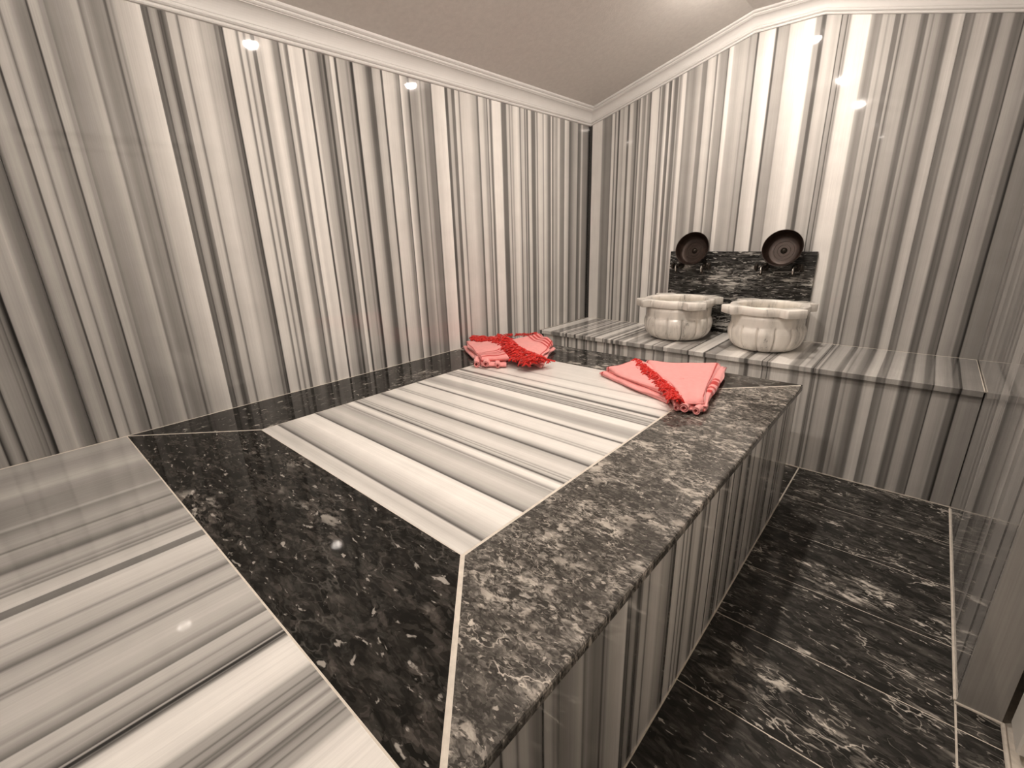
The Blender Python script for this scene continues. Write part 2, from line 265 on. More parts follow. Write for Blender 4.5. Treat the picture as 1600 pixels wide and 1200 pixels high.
def plain(name, c, rough=0.5, var=0.06, nscale=30.0, bumps=0.0, spec=0.5, metal=0.0, bscale=None):
    m = NT(name)
    pos = m.n('NewGeometry').outputs['Position']
    g = m.rng(m.noise(pos, nscale, 4.0, 0.6), 0.3, 0.7, 1-var, 1+var)
    base = m.mix(1.0, tuple(c)+(1,), m.n('CombineXYZ', None, X=g, Y=g, Z=g).outputs[0], 'MULTIPLY')
    return m.finish(base, rough=rough, spec=spec, metal=metal, bump=m.noise(pos, bscale or nscale*8, 3.0) if bumps else None, bstr=bumps)

LEFT_ST, BACK_ST, INNER_ST, NEAR_ST = stops(LEFT), stops(BACK), stops(INNER), stops(NEAR)
def even(st, pts):
    # the bands were read off the picture; take part of the room's shading back out, the rest stays in their colour
    def k(p):
        for (a, ka), (b, kb) in zip(pts, pts[1:]):
            if p <= b: return ka + (kb-ka)*min(1.0, max(0.0, (p-a)/(b-a)))
        return pts[-1][1]
    return [(p, min(1.05, v*k(p))) for p, v in st]
LEFT_ST = even(LEFT_ST, [(-3.0, 1.04), (-2.4, 1.04), (-2.25, 1.0), (-0.9, 1.0), (-0.5, 1.06), (0.0, 1.08)])
BACK_ST = even(BACK_ST, [(0.0, 1.10), (0.4, 1.05), (0.8, 1.0), (1.35, 1.0), (1.5, 1.03), (2.03, 1.08)])
NEAR_ST = even(NEAR_ST, [(0.0, 1.08), (0.5, 1.0), (1.3, 0.97)])
lo = LEFT_ST[0][0]
LEFT_EXT = [(2*lo-p, v) for p, v in reversed(LEFT_ST[1:60])] + LEFT_ST
bhi = BACK_ST[-1][0]
NEAR_EXT = NEAR_ST + [(2*NEAR_ST[-1][0]-p, v) for p, v in reversed(NEAR_ST[-16:-1])]
M = {}
M['wall_left'] = striped('striped marble left wall', LEFT_EXT, 'Y', gain=1.02, rough=0.03)
M['wall_back'] = striped('striped marble back wall', BACK_ST, 'X', gain=1.05, rough=0.035)
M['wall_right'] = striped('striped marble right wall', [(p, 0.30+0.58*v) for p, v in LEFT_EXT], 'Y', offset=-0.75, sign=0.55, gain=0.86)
M['wall_front'] = striped('striped marble entrance wall', BACK_ST, 'X', offset=0.0, gain=0.95)
M['bench_top'] = striped('striped marble bench top', BACK_ST, 'X', gain=1.05, rough=0.09)
M['bench_face'] = striped('striped marble bench face', BACK_ST, 'X', gain=1.18)  # back wall's marble, lightened in colour to make up for weak bounce light
M['riser'] = striped('striped marble platform side', LEFT_EXT, 'Y', offset=-0.12, gain=1.08)  # left wall's bands, paler so the shaded side looks better lit
M['inlay'] = striped('striped marble inlay', INNER_ST, 'Y', gain=1.03, rough=0.16, spec=0.35, wob=0.0012)
M['near'] = striped('striped marble near slab', NEAR_EXT, 'X', gain=1.0, rough=0.02, wob=0.0025)
M['dark_near'] = dark_stone('dark marble near border', (0.62, 1.45, 1), base=(0.010, 0.0096, 0.0084), cloud=(0.125, 0.11, 0.098), fleck=(0.46, 0.43, 0.39), amount=0.5, flecks=1.05, veins=0.10, rough=0.045, spec=0.09, clast_scale=62.0)
M['dark_right'] = dark_stone('grey brecciated marble border', (1.15, 1.9, 1), cloud=(0.33, 0.305, 0.275), base=(0.040, 0.037, 0.033), fleck=(0.58, 0.53, 0.47), amount=1.05, flecks=1.15, veins=0.9, rough=0.12, spec=0.35, clast_scale=70.0)
M['dark_far'] = dark_stone('dark marble far border', (0.7, 1.2, 1), cloud=(0.15, 0.14, 0.13), amount=0.8, flecks=0.95, veins=0.3, rough=0.10, spec=0.25, clast_scale=50.0)
M['dark_left'] = dark_stone('dark marble wall side border', (1.1, 0.8, 1), base=(0.012, 0.0115, 0.0105), cloud=(0.15, 0.138, 0.125), amount=0.5, flecks=1.0, veins=0.15, rough=0.06, spec=0.15, clast_scale=55.0)
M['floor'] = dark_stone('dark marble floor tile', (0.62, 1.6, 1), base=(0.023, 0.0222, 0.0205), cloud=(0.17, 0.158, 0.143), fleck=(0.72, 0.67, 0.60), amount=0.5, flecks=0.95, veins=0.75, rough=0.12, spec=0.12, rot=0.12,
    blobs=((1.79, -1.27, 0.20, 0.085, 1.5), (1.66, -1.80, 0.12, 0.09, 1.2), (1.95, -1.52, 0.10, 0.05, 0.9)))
M['panel'] = dark_stone('black streaked marble panel', (0.45, 1, 2.6), base=(0.010, 0.010, 0.0095), cloud=(0.15, 0.145, 0.137), fleck=(0.62, 0.60, 0.56), amount=0.8, flecks=1.35, veins=0.9, scale=1.0, rough=0.14, spec=0.3, clast_scale=60.0)
M['grout'] = plain('pale grout', (0.62, 0.57, 0.50), 0.8, 0.12, 60.0)
M['plaster'] = plain('white plaster', (0.78, 0.76, 0.73), 0.55, 0.02, 12.0)
M['crown'] = plain('white painted moulding', (0.68, 0.67, 0.655), 0.5, 0.02, 10.0)
M['ceiling'] = plain('grey stippled ceiling paint', (0.70, 0.675, 0.645), 0.75, 0.05, 45.0, bumps=0.35, bscale=160.0)
M['doorwhite'] = plain('white door paint', (0.78, 0.75, 0.70), 0.35, 0.02, 8.0)
M['steel'] = plain('brushed steel', (0.6, 0.59, 0.57), 0.3, 0.03, 40.0, metal=1.0)
M['bronze'] = plain('dark bronze', (0.035, 0.028, 0.022), 0.3, 0.2, 40.0, metal=0.7)
M['chrome'] = plain('worn bright metal', (0.62, 0.60, 0.57), 0.2, 0.1, 50.0, metal=1.0)

# ------------------------------------------------------------------ room shell
EPS = 0.0004
wl = tag(box('wall_left', -0.12, -0.014, YEND, 0.02, 0, 1.80, M['plaster']), kind='structure')
js = [YEND, -2.714, -2.336, -1.872, -1.223, -0.847, -0.421, 0.0]
for a, b in zip(js, js[1:]):
    box('marble_slab', -0.014, 0.0, a+EPS, b-EPS, 0.0, 1.775, M['wall_left'], wl)
wb = tag(prism('wall_back', [(-0.12, 0), (W+0.12, 0), (W+0.12, zpath(W)+0.1), (1.231, zpath(1.231)+0.1), (0.937, zpath(0.937)+0.1), (-0.12, zpath(0)+0.1)], 'y', 0.014, 0.12, M['plaster']), kind='structure')
js = [0.0, 0.407, 0.820, 1.297, 1.717, W]
for a, b in zip(js, js[1:]):
    mids = [x for x, z in ROOF if a < x < b]
    poly = [(a+EPS, 0), (b-EPS, 0), (b-EPS, zpath(b)+0.05)] + [(x, zpath(x)+0.05) for x in reversed(mids)] + [(a+EPS, zpath(a)+0.05)]
    prism('marble_slab', poly, 'y', 0.0, 0.014, M['wall_back'], wb)
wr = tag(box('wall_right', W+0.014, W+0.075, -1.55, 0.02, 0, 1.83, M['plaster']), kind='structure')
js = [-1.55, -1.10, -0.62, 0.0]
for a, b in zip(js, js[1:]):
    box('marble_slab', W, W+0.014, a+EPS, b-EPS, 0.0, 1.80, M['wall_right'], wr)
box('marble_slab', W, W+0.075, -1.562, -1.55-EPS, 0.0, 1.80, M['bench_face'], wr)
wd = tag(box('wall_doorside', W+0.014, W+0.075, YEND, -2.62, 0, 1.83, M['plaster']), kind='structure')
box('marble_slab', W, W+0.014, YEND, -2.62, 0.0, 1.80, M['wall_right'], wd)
wf = tag(prism('wall_front', [(-0.12, 0), (W+0.3, 0), (W+0.3, zpath(W)+0.06), (1.231, zpath(1.231)+0.1), (0.937, zpath(0.937)+0.1), (-0.12, zpath(0)+0.1)], 'y', YEND-0.12, YEND-0.014, M['plaster']), kind='structure')
js = [0.0, 0.45, 0.9, 1.35, 1.75, W]
for a, b in zip(js, js[1:]):
    mids = [x for x, z in ROOF if a < x < b]
    poly = [(a+EPS, 0), (b-EPS, 0), (b-EPS, zpath(b)+0.05)] + [(x, zpath(x)+0.05) for x in reversed(mids)] + [(a+EPS, zpath(a)+0.05)]
    prism('marble_slab', poly, 'y', YEND-0.014, YEND, M['wall_front'], wf)
# vaulted ceiling: sloped, flat, sloped
top = [(x, zpath(x)+CROWN) for x in (-0.12, 0.937, 1.231, W+0.3)]
ceil = tag(prism('ceiling', top + [(x, z+0.06) for x, z in reversed(top)], 'y', YEND-0.12, 0.12, M['ceiling']), kind='structure')

# crown moulding: (out from the wall, up from its lower edge)
prof = [(0.0, 0.0), (0.006, 0.0), (0.0085, 0.003), (0.0085, 0.007), (0.0065, 0.010), (0.011, 0.0105), (0.0145, 0.014), (0.0145, 0.019), (0.012, 0.0225), (0.0135, 0.024)]
for k in range(9):
    t = math.pi/2*k/8
    prof.append((0.0135 + 0.0265*(1-math.cos(t)), 0.024 + 0.036*math.sin(t)))
prof += [(0.0400, 0.062), (0.0435, 0.0625), (0.0465, 0.0655), (0.0465, 0.069), (0.0445, 0.0715), (0.0485, 0.072), (0.053, 0.0755), (0.054, 0.080), (0.054, 0.088), (0.0, 0.088)]
def crown(name, stations):
    n = len(prof); v = []; f = []
    for s in stations: v += [s(u, d) for u, d in prof]
    for k in range(len(stations)-1):
        for i in range(n):
            j = (i+1) % n; f.append((k*n+i, k*n+j, k*n+n+j, k*n+n+i))
    f.append(tuple(range(n))); f.append(tuple((len(stations)-1)*n+i for i in range(n)))
    return tag(make(name, v, f, M['crown']), kind='structure')
crown('trim_1', [lambda u, d: (u, -u, zpath(u)+d), lambda u, d: (u, YEND+u, zpath(u)+d)])
crown('trim_2', [lambda u, d: (u, -u, zpath(u)+d), lambda u, d: (0.937, -u, zpath(0.937)+d), lambda u, d: (1.231, -u, zpath(1.231)+d), lambda u, d: (W-u, -u, zpath(W-u)+d)])
crown('trim_3', [lambda u, d: (W-u, -u, zpath(W-u)+d), lambda u, d: (W-u, YEND+u, zpath(W-u)+d)])
crown('trim_4', [lambda u, d: (u, YEND+u, zpath(u)+d), lambda u, d: (0.937, YEND+u, zpath(0.937)+d), lambda u, d: (1.231, YEND+u, zpath(1.231)+d), lambda u, d: (W-u, YEND+u, zpath(W-u)+d)])
# doorway: header, white frame and door leaf beyond the end of the right wall
tag(box('wall_header', W, W+0.075, -2.62, -1.562, 1.70, 1.83, M['plaster']), kind='structure')
d1 = tag(box('door_1', W+0.125, W+0.165, -2.54, -1.66, 0.012, 1.62, M['doorwhite'], bevel=0.003), kind='structure')
for z0, z1 in ((0.12, 0.70), (0.82, 1.50)):
    box('door_panel', W+0.119, W+0.125, -2.42, -1.78, z0, z1, M['doorwhite'], d1, bevel=0.004)
hv, hf = tube([(W+0.125, -1.75, 0.80), (W+0.09, -1.75, 0.80), (W+0.08, -1.77, 0.80), (W+0.08, -1.87, 0.80)], [0.009]*4, 10)
make('door_handle', hv, hf, M['steel'], d1, smooth=True)
t5 = tag(box('trim_5', W+0.085, W+0.20, -1.655, -1.566, 0.02, 1.70, M['doorwhite'], bevel=0.004), kind='structure')
tag(box('trim_6', W+0.085, W+0.20, -2.62, -2.545, 0.0, 1.70, M['doorwhite'], bevel=0.004), kind='structure')
tag(box('trim_7', W+0.085, W+0.20, -2.545, -1.655, 1.625, 1.70, M['doorwhite'], bevel=0.004), kind='structure')
tag(box('wall_doorway', W+0.21, W+0.25, YEND, 0.02, 0, 1.75, M['plaster']), kind='structure')

# floor: pale grout bed with dark tiles laid across the passage
fl = tag(box('floor', -0.12, W+0.3, YEND-0.12, 0.12, -0.08, -0.0012, M['grout']), kind='structure')
G = 0.0016
rows = [-DB+0.02, -0.812, -1.089, -1.366, -1.638, -1.920, -2.197, -2.474, -2.751, -3.03, YEND]
for b, a in zip(rows, rows[1:]):
    box('floor_tile', PX-0.011+G, W-G*1.6, a+G, b-G, -0.02, 0.0, M['floor'], fl, bevel=0.0006)
    if a < -1.56:
        box('floor_tile', W+G, W+0.075-G, max(a, YEND)+G, min(b, -1.564)-G, -0.02, 0.0, M['floor'], fl, bevel=0.0006)
for x0, x1 in ((0.004, 0.50), (0.50, 1.0), (1.0, PX-0.011)):
    box('floor_tile', x0+G, x1-G, PFAR-0.012+G, -DB+0.02-G, -0.02, 0.0, M['floor'], fl, bevel=0.0006)
# silicone bead along the foot of the right wall and its return
bd = make('wall_bead', *tube([(W-0.001, -DB, 0.001), (W-0.001, -1.556, 0.001)], [0.0035]*2, 8), M['grout'], fl)
make('wall_bead', *tube([(W-0.001, -1.563, 0.001), (W+0.078, -1.563, 0.001)], [0.0035]*2, 8), M['grout'], fl)
make('wall_bead', *tube([(W+0.078, -1.563, 0.001), (W+0.078, -2.62, 0.001)], [0.004]*2, 8), M['grout'], fl)
make('wall_bead', *tube([(0, -DB+0.018, 0.0005), (W, -DB+0.018, 0.0005)], [0.0028]*2, 8), M['grout'], fl)
make('wall_bead', *tube([(PX-0.0105, -DB+0.02, 0.0002), (PX-0.0105, YEND, 0.0002)], [0.0028]*2, 8), M['grout'], fl)

# ------------------------------------------------------------------ ceiling lamps
M['lens'] = NT('lit lamp lens').finish((0.9, 0.9, 0.9, 1), emit=(LAMP_COLOUR, LAMP_STRENGTH))
Dn = Matrix(((1, 0, 0), (0, -1, 0), (0, 0, -1)))
for y, lab in ((-0.56, 'round recessed ceiling lamp nearest the two basins'), (-1.585, 'round recessed ceiling lamp above the middle of the platform'), (-2.54, 'round recessed ceiling lamp nearest the entrance')):
    zc = zpath(1.08)+CROWN
    d = tag(empty('recessed_lamp', (1.08, y, zc)), lab, 'lamp', 'row of ceiling lamps')
    lathe('trim_ring', [(0.034, -0.004), (0.034, 0.004), (0.040, 0.007), (0.047, 0.004), (0.049, -0.001), (0.049, -0.004)], (1.08, y, zc), M['steel'], d, 40, Dn, closed=True)
    lathe('lamp_lens', [(0.0001, 0.024), (0.009, 0.0233), (0.018, 0.0205), (0.026, 0.0155), (0.031, 0.0095), (0.0335, 0.003), (0.0335, -0.003)], (1.08, y, zc), M['lens'], d, 32, Dn)

# ------------------------------------------------------------------ bench
bench = tag(empty('marble_bench', (W/2, -DB/2, 0)), 'long striped marble bench along the back wall under the two basins', 'bench')
box('bench_core', 0.002, W-0.002, -DB+0.034, -0.002, 0.001, HB-0.026, M['grout'], bench)
js = [0.002, 0.52, 0.983, 1.50, W-0.002]
for a, b in zip(js, js[1:]):
    box('top_slab', max(a+EPS, 0.004), min(b-EPS, W-0.004), -DB, -0.004, HB-0.024, HB, M['bench_top'], bench, bevel=0.0025, seg=2)
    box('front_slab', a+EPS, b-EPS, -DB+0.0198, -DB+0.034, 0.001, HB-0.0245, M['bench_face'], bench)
make('sealant_bead', *tube([(0.0032, -DB+0.003, HB-0.0022), (0.0032, -0.0032, HB-0.0022), (W-0.0032, -0.0032, HB-0.0022), (W-0.0032, -DB+0.003, HB-0.0022)], [0.0028]*4, 8), M['grout'], bench)

# ------------------------------------------------------------------ platform
plat = tag(empty('heated_platform', (PX/2, (PFAR+YEND)/2, 0)), 'raised marble platform with dark border and striped inlay in the middle of the room', 'platform')
TH = 0.024; g2 = 0.0014
box('grout_bed', 0.006, PX-0.006, YEND+0.004, PFAR-0.006, HP-TH+0.001, HP-0.0004, M['grout'], plat)
box('platform_core', 0.003, PX-0.028, YEND+0.002, PFAR-0.029, 0.001, HP-TH-0.0002, M['grout'], plat)
def shrink(poly, gaps):
    """move each edge of a convex polygon inwards by its own gap"""
    n = len(poly); A = sum(poly[i][0]*poly[(i+1) % n][1]-poly[(i+1) % n][0]*poly[i][1] for i in range(n)); s = 1 if A > 0 else -1
    lines = []
    for i in range(n):
        p, q = Vector(poly[i]), Vector(poly[(i+1) % n]); d = (q-p).normalized(); nrm = Vector((-d.y, d.x))*s
        lines.append((p+nrm*gaps[i], d))
    out = []
    for i in range(n):
        (p, d), (q, e) = lines[i-1], lines[i]
        den = d.x*e.y-d.y*e.x; t = ((q.x-p.x)*e.y-(q.y-p.y)*e.x)/den
        out.append((p+d*t)[:])
    return out
def slab(name, poly, gaps, mat, bevel=0.0012):
    return prism(name, shrink(poly, gaps), 'z', HP-TH, HP, mat, plat, bevel=bevel, seg=2)
o1, o2, o3, o4 = (0.0035, PFAR), (PX, PFAR), (PX, Y0-0.006), (0.0035, Y0)
i1, i2, i3, i4 = (XL, YF), (XR, YF), (XR, YN-0.003), (XL, YN)
slab('border_slab', [o1, i1, i2, o2], [g2, g2, g2, 0], M['dark_far'])
slab('border_slab', [o2, i2, i3, o3], [g2, g2, 0.0022, 0], M['dark_right'], 0.005)
slab('border_slab', [o4, o3, i3, i4], [g2, 0.0022, g2*0.5, 0.0024], M['dark_near'])
slab('border_slab', [o1, o4, i4, i1], [0.0015, 0.0024, g2, g2], M['dark_left'])
slab('inlay_slab', [i1, i2, i3, i4], [g2*0.4, g2*0.4, g2*0.4, g2*0.3], M['inlay'], 0.0008)
slab('near_slab', [(0.006, YEND+0.002), (PX, YEND+0.002), (PX, Y0-0.006), (0.006, Y0)], [0, 0, g2*0.6, 0.0015], M['near'])
js = [PFAR-0.012, -1.38, -1.90, -2.42, YEND+0.002]
for b, a in zip(js, js[1:]):
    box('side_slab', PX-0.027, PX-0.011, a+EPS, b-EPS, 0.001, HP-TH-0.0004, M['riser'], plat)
js = [0.003, 0.5, 1.0, PX-0.0115]
for a, b in zip(js, js[1:]):
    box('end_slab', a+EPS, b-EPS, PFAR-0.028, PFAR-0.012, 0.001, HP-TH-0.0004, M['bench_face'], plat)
make('sealant_bead', *tube([(0.0045, YEND+0.005, HP-0.0035), (0.004, Y0, HP-0.0033), (0.0028, PFAR, HP-0.0022)], [0.0045, 0.004, 0.0026], 8), M['grout'], plat)
make('joint_filler', *tube([(XR+0.001, YN-0.004, HP-0.0023), (1.33, -2.445, HP-0.0026), (1.42, -2.543, HP-0.003), (PX-0.002, Y0-0.004, HP-0.0023)], [0.0022, 0.0026, 0.0030, 0.0022], 8), M['grout'], plat)

# ------------------------------------------------------------------ stone panel behind the basins
pn = tag(box('backsplash_panel', 0.602, 1.362, -0.022, -0.0005, HB+0.0005, 0.945, M['panel'], bevel=0.002), 'black streaked marble panel standing against the back wall behind the basins', 'panel')

# ------------------------------------------------------------------ basins
def basin_stone(name, seed):
    m = NT(name)
    pos = m.n('NewGeometry').outputs['Position']
    v = m.vmath('MULTIPLY', m.vmath('ADD', pos, (seed, seed*0.7, 0.0)), (7.0, 7.0, 1.4))
    n1 = m.noise(v, 1.6, 4.0, 0.6, 0.6)
    n2 = m.noise(m.vmath('ADD', v, (4.0, 2.0, 1.0)), 3.0, 5.0, 0.6, 1.2)
    a = m.rng(n1, 0.38, 0.66, 0.0, 1.0, True)
    c = m.mix(a, (0.90, 0.86, 0.80, 1), (0.64, 0.615, 0.57, 1))
    vn = m.rng(m.math('ABSOLUTE', m.math('SUBTRACT', n2, 0.5)), 0.0, 0.022, 1.0, 0.0, True)
    vn = m.math('MULTIPLY', vn, m.rng(n1, 0.5, 0.62, 0.0, 0.75))
    c = m.mix(vn, c, (0.16, 0.15, 0.14, 1))
    return m.finish(c, rough=0.22, spec=0.5)
def basin(cx, cy, a, seed, label):
    t = tag(empty('stone_basin', (cx, cy, HB)), label, 'basin', 'carved marble basins on the bench')
    mat = basin_stone('carved white marble %d' % seed, seed*3.7)
    zt, rt = HB+0.222, 0.040                    # rim top and rim thickness
    zr = zt-rt
    R = a-0.016                                  # bulge radius
    H = zr-HB
    ph = 0.20+seed*0.13; NP = 14
    outer = [(0.60, 0.0), (0.70, 0.012), (0.785, 0.050), (0.865, 0.115), (0.92, 0.19), (0.965, 0.29), (0.99, 0.39), (1.0, 0.48), (0.995, 0.56), (0.975, 0.62), (0.962, 0.655), (0.945, 0.675), (0.937, 0.70), (0.936, 0.76), (0.938, 0.86), (0.94, 1.0)]
    def rf(tt, h, k):
        s = (h-HB)/H
        if k >= len(outer) or s > 0.70 : return 1.0
        x = (tt*NP/(2*math.pi)+ph) % 1.0; x = min(x, 1-x)/NP*2*math.pi
        fade = min(1.0, s/0.05)*min(1.0, max(0.0, (0.70-s)/0.05))
        return 1.0 - fade*(0.085*math.exp(-(x/0.017)**2) + 0.016*math.exp(-(x/0.07)**2))
    prof_ = [(R*r, HB+0.001+(H-0.001)*s) for r, s in outer]
    inner = [(R*0.795, zr), (R*0.79, zr-0.03), (R*0.76, zr-0.07), (R*0.62, zr-0.105), (R*0.40, zr-0.125), (R*0.14, zr-0.130), (0.0005, zr-0.130)]
    bb = lathe('bowl_body', prof_+inner, (cx, cy, 0), mat, t, 336, None, rf)
    # rim: round plate with four square ears around a round opening
    k0 = a/0.201; Rc, L, hw = 0.184*k0, 0.231*k0, 0.053*k0; NA = 432
    rad = []
    for i in range(NA):
        th = 2*math.pi*i/NA; fi = th % (math.pi/2) - math.pi/4
        q = min(L/math.cos(fi), hw/max(1e-6, abs(math.sin(fi))))
        rad.append(max(Rc, q))
    for _ in range(1): rad = [(rad[i-2]+rad[i-1]*2+rad[i]*2+rad[(i+1) % NA]*2+rad[(i+2) % NA])/8 for i in range(NA)]
    pts = [(rad[i]*math.cos(2*math.pi*i/NA), rad[i]*math.sin(2*math.pi*i/NA)) for i in range(NA)]
    n = len(pts); v = []; f = []
    hole = R*0.80; e = 0.004
    rings = []
    def ring(fun): rings.append([fun(x, y) for x, y in pts])
    def unit(x, y): l = math.hypot(x, y); return x/l, y/l
    ring(lambda x, y: (cx+unit(x, y)[0]*hole, cy+unit(x, y)[1]*hole, zr+0.0005))
    ring(lambda x, y: (cx+x*0.985, cy+y*0.985, zr+0.0005))
    ring(lambda x, y: (cx+x, cy+y, zr+e))
    ring(lambda x, y: (cx+x, cy+y, zt-e))
    ring(lambda x, y: (cx+x*0.982, cy+y*0.982, zt-0.0006))
    ring(lambda x, y: (cx+unit(x, y)[0]*(hole+0.010), cy+unit(x, y)[1]*(hole+0.010), zt))
    ring(lambda x, y: (cx+unit(x, y)[0]*(hole+0.002), cy+unit(x, y)[1]*(hole+0.002), zt-0.004))
    ring(lambda x, y: (cx+unit(x, y)[0]*hole, cy+unit(x, y)[1]*hole, zt-0.010))
    for r in rings: v += r
    m_ = len(rings)
    for k in range(m_):
        k2 = (k+1) % m_
        for i in range(n):
            j = (i+1) % n; f.append((k*n+i, k*n+j, k2*n+j, k2*n+i))
    o = make('rim', v, f, mat, t, smooth=False)
    for p in o.data.polygons: p.use_smooth = True
    lathe('drain', [(0.0002, 0.003), (0.012, 0.003), (0.016, 0.0015), (0.017, 0.0)], (cx, cy, zr-0.130), M['chrome'], bb, 24)
    return t
basin(0.776, -0.262, 0.200, 1, 'carved white marble basin left of the other, nearer the room corner')
basin(1.233, -0.268, 0.192, 2, 'carved white marble basin right of the other, farther from the room corner')

# ------------------------------------------------------------------ taps and copper bowls
def copper():
    m = NT('dark tinned copper')
    pos = m.n('NewGeometry').outputs['Position']
    g = m.noise(pos, 45.0, 5.0, 0.65)
    c = m.mix(m.rng(g, 0.3, 0.72, 0.0, 1.0), (0.013, 0.0072, 0.005, 1), (0.038, 0.022, 0.0155, 1))
    return m.finish(c, rough=m.rng(g, 0.3, 0.7, 0.35, 0.5), metal=0.5, bump=m.noise(pos, 120.0, 2.0), bstr=0.15)
M['copper'] = copper()
def tap(x, z, label, handle):
    t = tag(empty('water_tap', (x, -0.022, z)), label, 'tap', 'bronze taps on the black panel')
    Ax = Matrix(((1, 0, 0), (0, 0, -1), (0, 1, 0)))          # +z of the profile points out of the wall
    lathe('wall_flange', [(0.0205, 0.0), (0.0205, 0.003), (0.014, 0.007), (0.011, 0.012)], (x, -0.0225, z), M['bronze'], t, 28, Ax)
    lathe('tap_body', [(0.009, 0.0), (0.0095, 0.02), (0.0125, 0.028), (0.0125, 0.050), (0.010, 0.056), (0.0005, 0.058)], (x, -0.028, z), M['bronze'], t, 24, Ax)
    v, f = tube([(x, -0.068, z), (x, -0.084, z-0.002), (x, -0.092, z-0.012), (x, -0.093, z-0.030), (x, -0.093, z-0.038)], [0.008, 0.008, 0.0078, 0.0072, 0.0085], 12)
    make('spout', v, f, M['bronze'], t, smooth=True)
    v, f = tube([(x, -0.066, z), (x+handle*0.02, -0.066, z), (x+handle*0.027, -0.066, z)], [0.005, 0.005, 0.0065], 10)
    st = make('valve_stem', v, f, M['bronze'], t, smooth=True)
    Rx = Matrix(((0, 0, handle), (0, 1, 0), (-handle, 0, 0)))
    lathe('handle', [(0.0005, 0.012), (0.011, 0.011), (0.019, 0.005), (0.020, -0.003), (0.012, -0.007), (0.004, -0.007)], (x+handle*0.030, -0.066, z), M['bronze'], st, 20, Rx, rfun=lambda tt, h, k: 1+0.10*math.cos(6*tt))
    v, f = tube([(x, -0.097, z+0.008), (x, -0.103, z-0.004), (x, -0.1045, z-0.016), (x, -0.1025, z-0.030)], [0.0018, 0.0045, 0.005, 0.002], 8)
    make('lever', v, f, M['chrome'], t, smooth=True)
for cx, words in ((0.752, 'left'), (1.210, 'right')):
    tap(cx-0.078, 0.866, 'dark bronze tap under the %s copper bowl, its left support' % words, -1)
    tap(cx+0.070, 0.866, 'dark bronze tap under the %s copper bowl, its right support' % words, 1)
def bath_bowl(cx, cz, label):
    R = 0.094; tilt = math.radians(19)
    y0 = -0.052
    t = tag(empty('copper_bowl', (cx, y0, cz-R)), label, 'bowl', 'copper bath bowls above the taps')
    Ax = Matrix(((1, 0, 0), (0, math.sin(tilt), -math.cos(tilt)), (0, math.cos(tilt), math.sin(tilt))))
    outer = [(0.0005, -0.004), (0.066, -0.004), (0.073, -0.001), (0.080, 0.007), (0.086, 0.020), (0.090, 0.034), (0.0925, 0.0465), (R, 0.0475), (0.0925, 0.0485), (0.0905, 0.0465)]
    inner = [(0.088, 0.034), (0.084, 0.020), (0.0775, 0.0085), (0.071, 0.0018), (0.068, 0.0), (0.050, -0.0005), (0.024, -0.0008), (0.0005, -0.0008)]
    sh = lathe('bowl_shell', outer+inner, (cx, y0, cz), M['copper'], t, 72, Ax)
    lathe('centre_boss', [(0.016, -0.0015), (0.015, 0.002), (0.012, 0.0055), (0.008, 0.008), (0.005, 0.0105), (0.0005, 0.0115)], (cx, y0, cz), M['bronze'], sh, 32, Ax)
    for r in (0.030, 0.047):
        lathe('engraved_ring', [(r-0.0012, -0.001), (r-0.0008, 0.0003), (r+0.0008, 0.0003), (r+0.0012, -0.001)], (cx, y0, cz), M['bronze'], sh, 56, Ax, closed=True)
bath_bowl(0.757, 0.950, 'dark copper bowl standing open above the left basin')
bath_bowl(1.216, 0.951, 'dark copper bowl standing open above the right basin')

# ------------------------------------------------------------------ folded towels
def cloth(name, pink=True, lines=()):
    m = NT(name)
    uvn = m.n('UVMap'); sep = m.n('SeparateXYZ', None, Vector=uvn.outputs[0])
    pos = m.n('NewGeometry').outputs['Position']
    g = m.rng(m.noise(pos, 60.0, 4.0), 0.3, 0.7, 0.93, 1.05)
    base = (0.86, 0.345, 0.335, 1) if pink else (0.60, 0.018, 0.012, 1)
    c = m.mix(1.0, base, m.n('CombineXYZ', None, X=g, Y=g, Z=g).outputs[0], 'MULTIPLY')
    for axis, p, w in lines:
        d = m.math('ABSOLUTE', m.math('SUBTRACT', sep.outputs[axis], p))
        c = m.mix(m.rng(d, w*0.8, w, 1.0, 0.0), c, (0.50, 0.014, 0.012, 1))
    weave = m.n('TexWave', None, Vector=pos, Scale=140.0, Distortion=1.0).outputs[1]
    return m.finish(c, rough=0.85, spec=0.2, bump=weave, bstr=0.25, bdist=0.0008, sheen=0.3)
M['pink'] = cloth('pink cotton')
M['pink_border'] = cloth('pink cotton with red border lines', True, ((0, 0.045, 0.010), (1, 0.965, 0.010)))
M['pink_bands_a'] = cloth('pink cotton with red bands', True, ((0, 0.70, 0.012), (0, 0.76, 0.012), (0, 0.82, 0.022), (0, 0.89, 0.012), (0, 0.95, 0.012), (1, 0.04, 0.01)))
M['pink_bands_b'] = cloth('pink cotton roll with red bands', True, ((0, 0.46, 0.022), (0, 0.55, 0.045), (0, 0.66, 0.02), (0, 0.75, 0.03)))
M['pink_bands_c'] = cloth('pink cotton fan with red bands', True, ((1, 0.66, 0.022), (1, 0.75, 0.026), (1, 0.84, 0.03), (1, 0.93, 0.022), (0, 0.965, 0.012)))
M['red'] = cloth('red cotton yarn', False)
def smoothstep(a, b, x):
    t = min(1.0, max(0.0, (x-a)/(b-a))); return t*t*(3-2*t)
